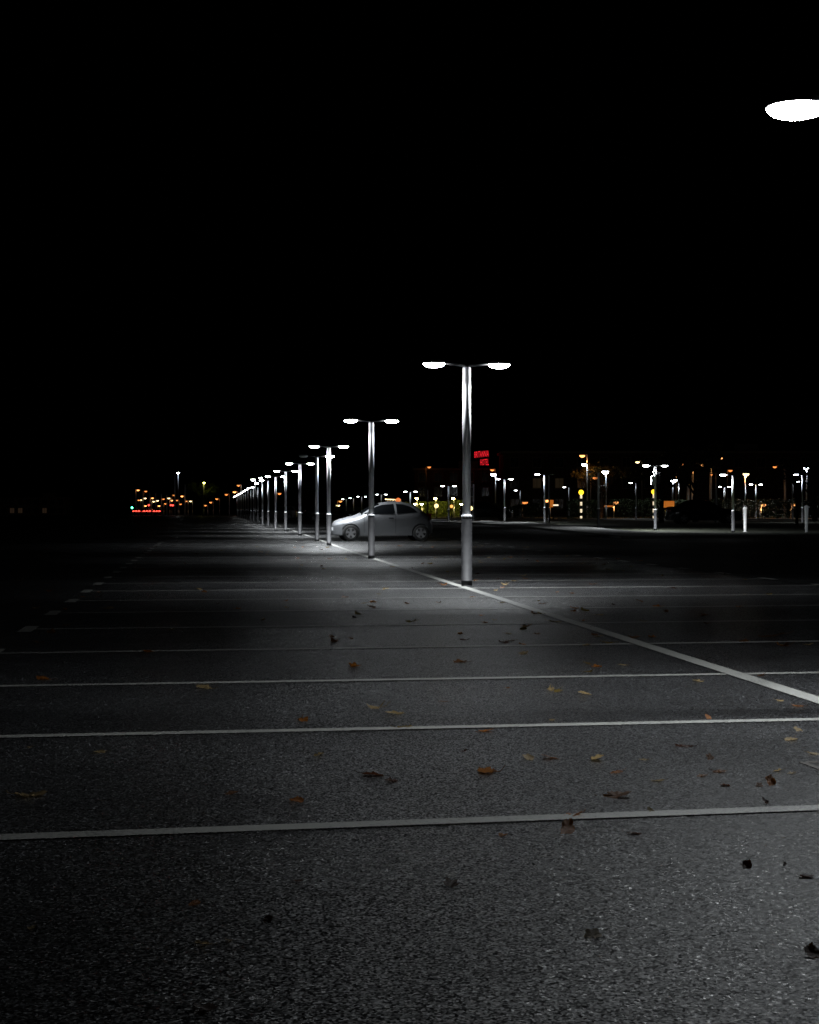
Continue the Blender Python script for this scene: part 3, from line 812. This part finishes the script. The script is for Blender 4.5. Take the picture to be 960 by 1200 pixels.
SALOON = dict(W=1.78, belt=.92, wr=.32, wheels=(.86,3.6), windscreen=(1.28,1.95), rear_window=(3.35,3.95),
  top=[(0,.45),(.03,.62),(.15,.73),(.5,.82),(.9,.89),(1.25,.95),(1.6,1.17),(1.95,1.34),(2.3,1.42),(2.7,1.44),(3.1,1.41),(3.45,1.29),(3.75,1.12),(3.98,1.04),(4.3,1.02),(4.45,.98),(4.52,.75),(4.55,.5)],
  bot=[(0,.26),(.2,.2),(4.3,.2),(4.55,.32)],
  side_windows=[dict(x=(1.42,2.45), lo=[(1.4,.96),(2.45,.97)], hi=[(1.42,.98),(1.7,1.17),(2.0,1.3),(2.45,1.36)]),
                dict(x=(2.52,3.5), lo=[(2.5,.97),(3.5,1.0)], hi=[(2.52,1.36),(3.0,1.34),(3.3,1.22),(3.5,1.02)])],
  seams=[(1.4,.3,.94),(2.48,.28,.94),(3.4,.6,.94)], handles=[(2.32,.84),(3.3,.86)], mirror=(1.5,1.0), lamp_z=.6, tail_z=.72, bumper='dark_paint')
ESTATE = dict(W=1.74, belt=.92, wr=.31, wheels=(.82,3.4), windscreen=(1.2,1.85), rear_window=(4.02,4.2),
  top=[(0,.45),(.03,.62),(.15,.73),(.5,.83),(.9,.9),(1.2,.96),(1.5,1.18),(1.85,1.37),(2.2,1.45),(2.8,1.47),(3.4,1.46),(3.85,1.41),(4.05,1.25),(4.2,1.0),(4.28,.7),(4.3,.5)],
  bot=[(0,.26),(.2,.2),(4.1,.2),(4.3,.32)],
  side_windows=[dict(x=(1.36,2.3), lo=[(1.3,.97),(2.3,.97)], hi=[(1.36,.99),(1.6,1.18),(1.9,1.33),(2.3,1.38)]),
                dict(x=(2.37,3.15), lo=[(2.3,.97),(3.2,.98)], hi=[(2.37,1.38),(3.15,1.38)]),
                dict(x=(3.22,3.95), lo=[(3.2,.98),(3.95,1.0)], hi=[(3.22,1.38),(3.7,1.34),(3.95,1.1)])],
  seams=[(1.3,.3,.94),(2.33,.28,.94),(3.18,.5,.94)], handles=[(2.2,.84),(3.05,.85)], mirror=(1.42,1.0), lamp_z=.6, tail_z=.8)
def car_at(spec, px, y, paint_, label, flip=False, yaw=R(8), **k):
    # px is the picture column of the nose; cars face left unless flipped
    x = (px-480)/F*y; rz = yaw+(math.pi if flip else 0)
    return make_car(spec, label, paint_, (x, y, G(x, y)+.008), rz, **k)
car_at(KA, 388.5, 59.6, 'silver', 'silver three-door hatchback parked nose-in at the lamp post row')
car_at(SALOON, 869, 101, 'dark_paint', 'dark saloon parked by the hedge between lamp posts on the right', True, R(3))
car_at(ESTATE, 303, 190, 'grey_paint', 'grey estate car seen behind the far posts of the long row', False, R(5))
car_at(ESTATE, 413, 150, 'dark_paint', 'dark car just behind the silver hatchback nose', True, R(5))
car_at(ESTATE, 601, 137, 'dark_paint', 'dark car under the red sign, by the pale slim post', True, R(5))
# queue of cars at the far junction, brake lights on
q0 = make_car(ESTATE, 'leftmost braking car of the far queue, red lights lit', 'dark_paint', (*up(163.5,0,345).xy, G(-50,345)+.02), R(-90), True, 'queueing_car', 'car', 'cars braking at the far junction')
for px, d_, lab in ((169.5,350,'second braking car from the left in the far queue'),(176,346,'third braking car from the left in the far queue'),(187.2,352,'rightmost braking car of the far queue, apart from the rest')):
    c = dup(q0, (*up(px,0,d_).xy, G(-50,d_)+.02)); tag(c, lab, 'car', 'cars braking at the far junction')

# ------------------------------------------------------------------ foliage
def leaves_mesh(pts, size, seed):
    rnd = random.Random(seed); bm = bmesh.new()
    for p in pts:
        s = size*rnd.uniform(.6,1.3)
        n = Vector((rnd.gauss(0,1), rnd.gauss(0,1), rnd.gauss(0,1)+.4)).normalized()
        a = n.orthogonal().normalized(); a.rotate(Matrix.Rotation(rnd.uniform(0,6.28), 3, n)); b_ = n.cross(a)
        q = [p+a*s, p+b_*s*.45+n*s*.1, p-a*s*.8, p-b_*s*.45+n*s*.1]
        bm.faces.new([bm.verts.new(v) for v in q])
    return bm
def hedge(name, p, q, h, w, n, m, label, cat='hedge', size=.09, seed=1, wild=.35):
    rnd = random.Random(seed); P, Q = Vector(p), Vector(q); t = thing(name, label, cat, (P.x, P.y, G(P.x,P.y)))
    ln = (Q-P).length; u = (Q-P)/ln; nn = Vector((-u.y, u.x)); pts = []
    for i in range(n):
        s = rnd.random()*ln; k = rnd.uniform(-1,1)
        c = P+u*s
        hh = h*(1+wild*noise.noise(Vector((s*.45, seed*7, 0)))+.12*noise.noise(Vector((s*1.9, seed*7, 4))))
        z = hh*(1-rnd.random()**2.2); ww = w*(1+.4*noise.noise(Vector((s*.8, z, seed))))
        if rnd.random() < .65: k = math.copysign(1-abs(rnd.gauss(0,.16)), k)
        if z > hh*.9: k *= .85
        r = c+nn*k*ww/2
        pts.append(Vector((r.x-P.x, r.y-P.y, z+G(c.x,c.y)-G(P.x,P.y)+rnd.gauss(0,.03))))
    obj('foliage', leaves_mesh(pts, size, seed), m, t)
    b = bmesh.new()
    for i in range(int(ln/1.1)):
        c = P+u*(i*1.1+rnd.random()*.5)-P; z = G(c.x+P.x,c.y+P.y)-G(P.x,P.y)
        tube(b, (c.x,c.y,z), (c.x+rnd.gauss(0,.1),c.y,z+h*.75), .035, .012, 6)
    obj('stems', b, 'bark', t)
def xat(px, y): return (px-480)/F*y
hedge('hedge', (xat(716,153),153), (xat(985,146),146), 1.65, 1.2, 15000, 'hedge_leaf', 'long dark hedge behind the dark saloon and the bollards', seed=3)
hedge('hedge', (xat(664,154),154), (xat(700,154),154), 1.6, 1.5, 3000, 'hedge_leaf', 'rounded dark bush under the left crossing beacon', 'bush', seed=4)
hedge('hedge', (xat(557,158),158), (xat(632,156),156), 1.25, 1.2, 5500, 'hedge_leaf', 'low dark hedge behind the car under the red sign', seed=5)
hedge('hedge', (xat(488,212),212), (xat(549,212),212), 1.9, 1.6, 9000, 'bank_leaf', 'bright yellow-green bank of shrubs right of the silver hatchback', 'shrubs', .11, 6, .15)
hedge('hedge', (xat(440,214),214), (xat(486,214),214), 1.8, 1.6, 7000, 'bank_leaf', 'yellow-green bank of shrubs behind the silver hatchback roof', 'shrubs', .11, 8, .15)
hedge('hedge', (xat(383,225),225), (xat(438,225),225), 1.3, 1.6, 4000, 'hedge_leaf', 'dark shrubs behind the dark car at the hatchback nose', 'shrubs', .11, 9, .2)
def tree(px, d, h, cr, cz, m, label, seed, tr=.22, n=6500, ls=.1):
    rnd = random.Random(seed); x = xat(px, d); t = thing('tree', label, 'tree', (x, d, G(x,d)))
    b = bmesh.new(); fork = h*.42; tips = []
    seg = 5; pp = Vector((0,0,0))
    for i in range(seg):
        qn = Vector((rnd.gauss(0,.04), rnd.gauss(0,.04), fork*(i+1)/seg)); tube(b, pp, qn, tr*(1-.1*i), tr*(1-.1*(i+1)), 10); pp = qn
    def branch(p, dr, ln, r, lv):
        e = p
        for k in range(3):
            dr = (dr+Vector((rnd.gauss(0,.16), rnd.gauss(0,.16), rnd.gauss(.05,.1)))).normalized(); e2 = e+dr*ln/3
            tube(b, e, e2, r*(1-.22*k), r*(1-.22*(k+1)), 7); e = e2
            if lv > 0 and k: tips.append(e.copy())
        tips.append(e)
        if lv < 2:
            for _ in range(3):
                nd_ = (dr+Vector((rnd.gauss(0,.6), rnd.gauss(0,.6), rnd.gauss(.1,.35)))).normalized(); branch(e, nd_, ln*.62, r*.34, lv+1)
    for k in range(6):
        a = k*1.05+rnd.random()*.5; branch(pp-Vector((0,0,fork*.12*(k%3))), Vector((math.cos(a)*.8, math.sin(a)*.8, .75)).normalized(), cr*.75, tr*.45, 0)
    obj('trunk', b, 'bark', t, True)
    pts = []
    for i in range(n):
        c = rnd.choice(tips); pts.append(c+Vector((rnd.gauss(0,.28), rnd.gauss(0,.28), rnd.gauss(0,.2)))*cr*.33)
    obj('crown', leaves_mesh(pts, ls, seed), m, t)
tree(815, 116, 6.0, 2.1, 4, 'tree_leaf', 'tree with a dark trunk rising behind the dark saloon roof', 11, .2)
tree(775.5, 108, 5.6, 1.5, 4, 'tree_leaf', 'slim tree close behind the white-cabinet lamp post', 12, .17, 3500)
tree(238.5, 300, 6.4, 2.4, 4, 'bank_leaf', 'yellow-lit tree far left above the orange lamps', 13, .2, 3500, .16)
tree(955, 128, 5.4, 2.0, 4, 'tree_leaf', 'tree at the far right edge behind the right bollard', 14, .2, 3500)
tree(705, 172, 6.2, 2.2, 4, 'tree_leaf', 'tree behind the dark unlit lamp post', 15, .2, 3500)
tree(352, 240, 5.4, 2.4, 4, 'hedge_leaf', 'dark tree behind the long row near the grey estate car', 16, .2, 3500, .14)
street_lamp(239.2, 565.5, 296, YE, 'yellow lamp inside the yellow-lit tree', 1, .05, size=.8)
street_lamp(834, 556, 113.5, SD, 'faint sodium lamp under the branches of the tree by the dark saloon', -1, .3, size=.35)

# ------------------------------------------------------------------ buildings
def building(px0, px1, ytop, d, depth, m, label, win, rows, winm, rz=0, lit=None, name='brick_building'):
    x0, x1 = xat(px0,d), xat(px1,d); g = G((x0+x1)/2, d); H = 1-(ytop-HY)/F*d-g; w = x1-x0
    t = thing(name, label, 'building', ((x0+x1)/2, d, g))
    b = bmesh.new(); box(b, (0,depth/2,H/2-.5), (w,depth,H+1)); obj('wall', b, m, t)
    b = bmesh.new(); box(b, (0,depth/2,H+.15), (w+.6,depth+.6,.3)); rf = obj('roof', b, 'concrete', t)
    b = bmesh.new(); box(b, (w*.2,depth*.5,H+.9), (3,2.5,1.2)); obj('plant_room', b, 'concrete', rf)
    fh = H/rows; wmesh = {}
    for r in range(rows):
        for k in range(win):
            cx = -w/2+w*(k+.5)/win; cz = fh*(r+.55)
            key = 'lit' if lit and (r,k) in lit else 'dark'
            o = bpy.data.objects.new('window', wmesh['f']) if 'f' in wmesh else None
            if o is None:
                fb = bmesh.new()
                for s in (-1,1):
                    box(fb, (s*.62,-.03,0), (.08,.1,1.5)); box(fb, (0,-.03,s*.71), (1.16,.1,.08))
                box(fb, (0,-.025,0), (.05,.06,1.34)); box(fb, (0,-.05,-.79), (1.5,.16,.07)); o = obj('window', fb, 'concrete', t); wmesh['f'] = o.data
            else: C.objects.link(o); o.parent = t
            o.location = (cx,0,cz)
            if key not in wmesh:
                pb = bmesh.new(); box(pb, (0,-.008,0), (1.16,.02,1.34)); p = obj('pane', pb, winm if key == 'lit' else 'win_dark', o); wmesh[key] = p.data
            else:
                p = bpy.data.objects.new('pane', wmesh[key]); C.objects.link(p); p.parent = o
    return t, H
building(590, 1010, 531, 245, 12, 'brick', 'long dim brick building behind the orange street lamps', 16, 3, 'win_warm', lit={(1,1),(1,2)})
building(486, 578, 551, 262, 12, 'brick', 'dark brick hotel carrying the red sign', 5, 3, 'win_warm', name='hotel_building')
building(0, 76, 584, 460, 10, 'concrete', 'low far building with a few dim lit windows at the left edge', 8, 2, 'win_far', lit={(0,1),(0,2),(0,5)}, name='office_building')
# red roof sign of the hotel
d_ = 258; g = G(xat(565,d_),d_)
sg = thing('hotel_sign', 'red glowing two-line hotel sign right of the tallest lamp post', 'sign', (xat(565,d_), d_, g), R(-3))
def text(txt, h, w, loc, rot, m, nm):
    cu = bpy.data.curves.new('t', 'FONT'); cu.body = txt; cu.size = 1; cu.extrude = .03; cu.offset = 0; cu.space_character = 1.12; cu.resolution_u = 2
    o = bpy.data.objects.new('tmp', cu); C.objects.link(o); bpy.context.view_layer.update()
    me = bpy.data.meshes.new_from_object(o.evaluated_get(bpy.context.evaluated_depsgraph_get())); bpy.data.objects.remove(o)
    xs = [v.co.x for v in me.vertices]; ys = [v.co.y for v in me.vertices]
    sx = w/(max(xs)-min(xs)); sy_ = h/(max(ys)-min(ys))
    for v in me.vertices:
        x = (v.co.x-min(xs))*sx; y = (v.co.y-min(ys))*sy_; v.co = (x, v.co.z, y+x*rot)
    me.materials.clear(); me.materials.append(M[m])
    r = bpy.data.objects.new(nm, me); C.objects.link(r); r.parent = sg; r.location = loc; return r
def zt(py): return 1-(py-HY)/F*d_-g
k_ = d_/F
text('BRITANNIA', 7.0*k_, 16.6*k_, ((556.2-565)*k_,-.15,zt(536.4)), .10, 'red_sign', 'sign_letters')
text('HOTEL', 7.2*k_, 9.6*k_, ((563.1-565)*k_,-.15,zt(545.4)), .04, 'red_sign', 'sign_letters')
b = bmesh.new(); box(b, (0,.1,zt(531.9)), (17.5*k_,.1,.08)); box(b, (1.2*.1,.1,zt(541)), (12*k_,.1,.08))
for s in (-.9,.1,.9): tube(b, (s,.2,0), (s,.2,zt(529)), .06, n=6)
obj('sign_frame', b, 'dark_steel', sg)

# ------------------------------------------------------------------ drain grate
gx_, gy_ = 1.79, 6.65
t = thing('drain_grate', 'rusty iron drain grate sunk in the asphalt at the right edge', 'drain grate', (gx_, gy_, -.001), R(10))
b = bmesh.new()
for s in (-1,1): box(b, (s*.19,0,.004), (.03,.40,.012)); box(b, (0,s*.19,.004), (.35,.03,.012))
obj('frame', b, 'iron', t)
b = bmesh.new()
for k in range(9): box(b, (0,-.155+.0388*k,.003), (.35,.027,.010))
obj('grid', b, 'iron', t)
b = bmesh.new(); box(b, (0,0,.0055), (.36,.36,.006)); obj('pit_shade', b, 'crack', t)  # flat black plate under the bars, painted shade of the open pit

# ------------------------------------------------------------------ fallen leaves
def leaf_mesh(seed, m):
    rnd = random.Random(seed); bm = bmesh.new()
    lobes = rnd.choice((3,5,5,5)); n = 40; rings = [.0,.35,.7,1.0]; curl = rnd.uniform(.2,.75); tw = rnd.uniform(-.35,.35); fold = rnd.uniform(-.2,.5)
    ax = rnd.uniform(0,3.14); grid = []; con = rnd.uniform(.6,.85); wd = rnd.uniform(.5,.95)
    for r in rings[1:]:
        row = []
        for i in range(n):
            a = 2*math.pi*i/n
            lob = con+(1-con)*abs(math.cos(a*lobes/2))**1.3
            lob *= 1+.07*math.sin(a*17+seed)+.05*rnd.uniform(-1,1)
            if abs((a-math.pi*1.5+math.pi)%(2*math.pi)-math.pi) < .25: lob *= .45
            rad = .5*(r*(1-(1-lob)*r*r))
            x, y = rad*math.cos(a)*wd, rad*math.sin(a)*1.1
            u = x*math.cos(ax)+y*math.sin(ax)
            z = curl*u*u*1.5+fold*abs(x)*.5+tw*x*y*1.6+.09*noise.noise(Vector((x*6,y*6,seed)))
            row.append(bm.verts.new((x*(1-.25*abs(curl)*abs(u)),y,z)))
        grid.append(row)
    c = bm.verts.new((0,0,0))
    for i in range(n): bm.faces.new((c, grid[0][i], grid[0][(i+1)%n]))
    for A, B in zip(grid, grid[1:]):
        for i in range(n): bm.faces.new((A[i], B[i], B[(i+1)%n], A[(i+1)%n]))
    p = Vector((0,-.2,.01))
    for k in range(5):
        q = p+Vector((.03*math.sin(k+seed), -.13, .045*k*rnd.uniform(-.1,1))); tube(bm, p, q, .014, .011, 5); p = q
    zm = min(v.co.z for v in bm.verts)
    for v in bm.verts: v.co.z -= zm
    me = bpy.data.meshes.new('fallen_leaf'); bm.to_mesh(me); bm.free(); me.materials.append(M[m])
    for pl in me.polygons: pl.use_smooth = True
    return me
LM = {}
for mi, m in enumerate(('leaf_orange','leaf_brown','leaf_tan','leaf_dark','leaf_yellow')):
    LM[m] = [leaf_mesh(10*mi+k+1, m) for k in range(6)]
rl = random.Random(5)
def leaf(px, py, m, wpx, label=None, tilt=None, k=None, cat='leaf'):
    x, y = onground(px, py); s = wpx/F*y/1.0
    o = bpy.data.objects.new('fallen_leaf', rl.choice(LM[m]) if k is None else LM[m][k]); C.objects.link(o)
    o.scale = (s,s,s*(rl.uniform(.5,.95) if label else rl.uniform(.7,1.3)))
    rx, ry = (rl.gauss(0,.12), rl.gauss(0,.12)) if tilt is None else tilt
    o.rotation_euler = (rx, ry, rl.uniform(0,6.28) if tilt is None else rl.uniform(-.5,.5)); mw = o.rotation_euler.to_matrix() @ Matrix.Diagonal(o.scale)
    zs = sorted((mw @ v.co).z for v in list(o.data.vertices)[:121])
    o.location = (x, y, G(x,y)+.008-zs[18])
    nm = m.split('_')[1]
    if label: tag(o, label, 'leaf', 'larger fallen leaves on the near asphalt')
    else: tag(o, {'orange':'small dry orange leaf lying on the dark asphalt','brown':'small crumpled brown leaf lying on the dark asphalt','tan':'small pale tan leaf lying on the dark asphalt','dark':'small blackish leaf lying on the dark asphalt','yellow':'small dull yellow leaf lying on the dark asphalt'}[nm], 'leaf', 'small %s leaves scattered on the asphalt' % nm)
    return o
Or, Br, Ta, Da, Ye = 'leaf_orange','leaf_brown','leaf_tan','leaf_dark','leaf_yellow'
big = [
 (665,978,Or,34,'largest curled orange-brown leaf, touching the nearest white line',(.45,.2)),
 (590,983,Or,14,'small orange leaf just below the nearest white line, left of the largest leaf',None),
 (528,1041,Da,22,'dark folded leaf below the nearest line at mid picture',(.3,.3)),
 (743,980,Da,17,'dark ragged leaf just below the nearest line, right of the largest leaf',None),
 (875,1020,Da,17,'dark triangular upright leaf at the lower right',(.6,.3)),
 (920,1017,Da,9,'tiny upright dark leaf right of the triangular one',(.6,.1)),
 (944,1031,Da,20,'thin dark stalk-like leaf near the right edge',None),
 (822,1057,Da,11,'small dark leaf alone below the triangular one',None),
 (695,1101,Ta,25,'pale curled leaf alone in the lower middle right',(.25,.1)),
 (953,1124,Br,30,'brown curled leaf cut by the right edge at the bottom',(.4,.1)),
 (228,1063,Or,22,'orange leaf alone at the lower left',None),
 (238,1110,Ta,27,'thin tan stalky leaf at the lower left',None),
 (268,1106,Ta,12,'tiny pale leaf right of the thin tan one',None),
 (38,1091,Ta,16,'tan leaf at the lower left edge',None),
 (350,1036,Da,14,'dark leaf left of the dark folded one',None),
 (314,1083,Da,15,'dark upright leaf between the orange and the tan lower-left leaves',(.5,0)),
 (240,1186,Da,34,'dark reddish leaf at the very bottom left',None),
 (903,922,Or,19,'orange upright leaf with a round blade, above the nearest line at right',(.75,.1)),
 (890,924,Br,11,'small brown upright leaf touching the round orange one',(.5,.2)),
 (897,944,Da,15,'dark red leaf standing at the nearest line, right end',(.5,.2)),
 (850,923,Da,15,'dark crumpled leaf left of the round orange one',None),
 (832,892,Br,12,'upright narrow brown leaf below the second line at right',(.8,0)),
 (763,955,Ye,14,'yellow leaf standing on the upper edge of the nearest line',(.5,0)),
 (771,918,Ta,17,'pale leaf lying above the yellow one',None),
 (823,912,Br,13,'flat brown leaf left of the dark crumpled one',None),
 (722,908,Or,16,'orange leaf below the long pale twiggy one',None),
 (700,893,Ta,28,'long pale twiggy leaf between second and nearest lines',None),
 (755,893,Ta,12,'small pale leaf right of the long twiggy one',None),
 (619,892,Ta,20,'tan leaf with a long stalk left of the twiggy one',None),
 (544,883,Da,10,'tiny dark leaf left of the long-stalked tan leaf',None),
 (830,844,Or,12,'orange leaf standing on the second line',(.5,0)),
 (927,869,Ta,22,'pale ragged leaf below the second line at the right edge',None),
 (935,858,Ta,12,'small pale leaf just above the ragged one at the right edge',(.4,0)),
 (953,886,Ta,14,'pale leaf just above the drain grate',None),
 (912,906,Ta,14,'pale curled leaf left of the drain grate',None),
 (928,909,Ta,12,'pale curled leaf touching the drain grate corner',None),
 (355,846,Or,20,'orange leaf above the second line at left',None),
 (436,911,Da,28,'dark spread-out leaf in the middle between second and nearest lines',None),
 (459,918,Da,18,'dark bunched leaf right below the dark spread-out one',None),
 (240,808,Ta,22,'tan stalky leaf on the third line at left',None),
 (117,884,Ta,16,'pale leaf below the second line at far left',None),
 (35,878,Ta,8,'tiny pale leaf below the second line at the left edge',None),
 (272,933,Br,19,'brown leaf alone left between second and nearest lines',None),
 (374,887,Ta,14,'thin tan leaf below the second line left of centre',None),
 (520,824,Br,13,'brown leaf between second and third lines at centre',None),
 (595,808,Or,9,'small orange leaf just below the third line',None),
 (654,812,Ye,17,'yellowish leaf between second and third lines',None),
 (647,846,Ta,12,'pale leaf on the upper edge of the second line',None),
 (905,747,Br,30,'low heap-like brown leaf clump touching the fourth line at right',None),
 (893,793,Br,14,'brown leaf beside where the dividing line meets the third line',None),
 (935,829,Or,14,'orange leaf just below the dividing line at the right edge',None),
 (914,823,Ta,10,'pale leaf just below the dividing line, left of the orange one',None),
 (612,757,Or,13,'orange leaf standing on the fourth line',None),
 (690,789,Ye,11,'yellow leaf resting on the third line',None),
 (688,779,Ye,14,'yellow-tan leaf right above the third line',None),
 (730,781,Ta,14,'tan leaf above the third line, left of the dividing line',None),
 (818,800,Ta,14,'pale leaf inside the wedge left of the dividing line',None),
]
for px, py, m, w, lab, tl in big: leaf(px, py, m, w, lab, tl)
cnt = 0
while cnt < 238:
    # density rises towards the lamp post row and the right
    yv = 640+(rl.random()**2.3)*330; xv = rl.uniform(0, 960)
    if rl.random() > .25+.75*math.exp(-((xv-640-(yv-690)*.5)/260)**2): continue
    if yv > 760 and rl.random() < .78: continue
    x, y = onground(xv, yv)
    sz_ = rl.uniform(.06,.12)*F/y
    leaf(xv, yv, rl.choices((Or,Br,Ta,Da,Ye), (2.6,3,3.2,1.3,1.2))[0], sz_); cnt += 1

# ------------------------------------------------------------------ world, camera
w = bpy.data.worlds.new('World'); sc.world = w; w.use_nodes = True
nt = w.node_tree; bg = nt.nodes['Background']
sky = nt.nodes.new('ShaderNodeTexSky'); sky.sky_type = 'NISHITA'; sky.sun_disc = False
sky.sun_elevation = R(-5); sky.sun_rotation = R(200)
nt.links.new(sky.outputs['Color'], bg.inputs['Color']); bg.inputs['Strength'].default_value = .003
cam = bpy.data.cameras.new('camera'); co = bpy.data.objects.new('camera', cam); C.objects.link(co)
cam.sensor_fit = 'HORIZONTAL'; cam.sensor_width = 36; cam.lens = 36*F/960; cam.clip_end = 4000; cam.clip_start = .05
co.location = (0,0,1); co.rotation_euler = (R(90)+math.atan((HY-600)/F), 0, 0); sc.camera = co
sc.view_settings.view_transform = 'Standard'; sc.view_settings.look = 'None'; sc.view_settings.gamma = 1; sc.view_settings.exposure = 0
sc.cycles.use_denoising = True; sc.cycles.denoising_prefilter = 'NONE'; sc.cycles.filter_width = 1.6; sc.cycles.use_adaptive_sampling = True; sc.cycles.adaptive_threshold = .01
sc.cycles.sample_clamp_indirect = 3; sc.cycles.max_bounces = 4; sc.cycles.use_light_tree = True
sc.cycles.caustics_reflective = False; sc.cycles.caustics_refractive = False
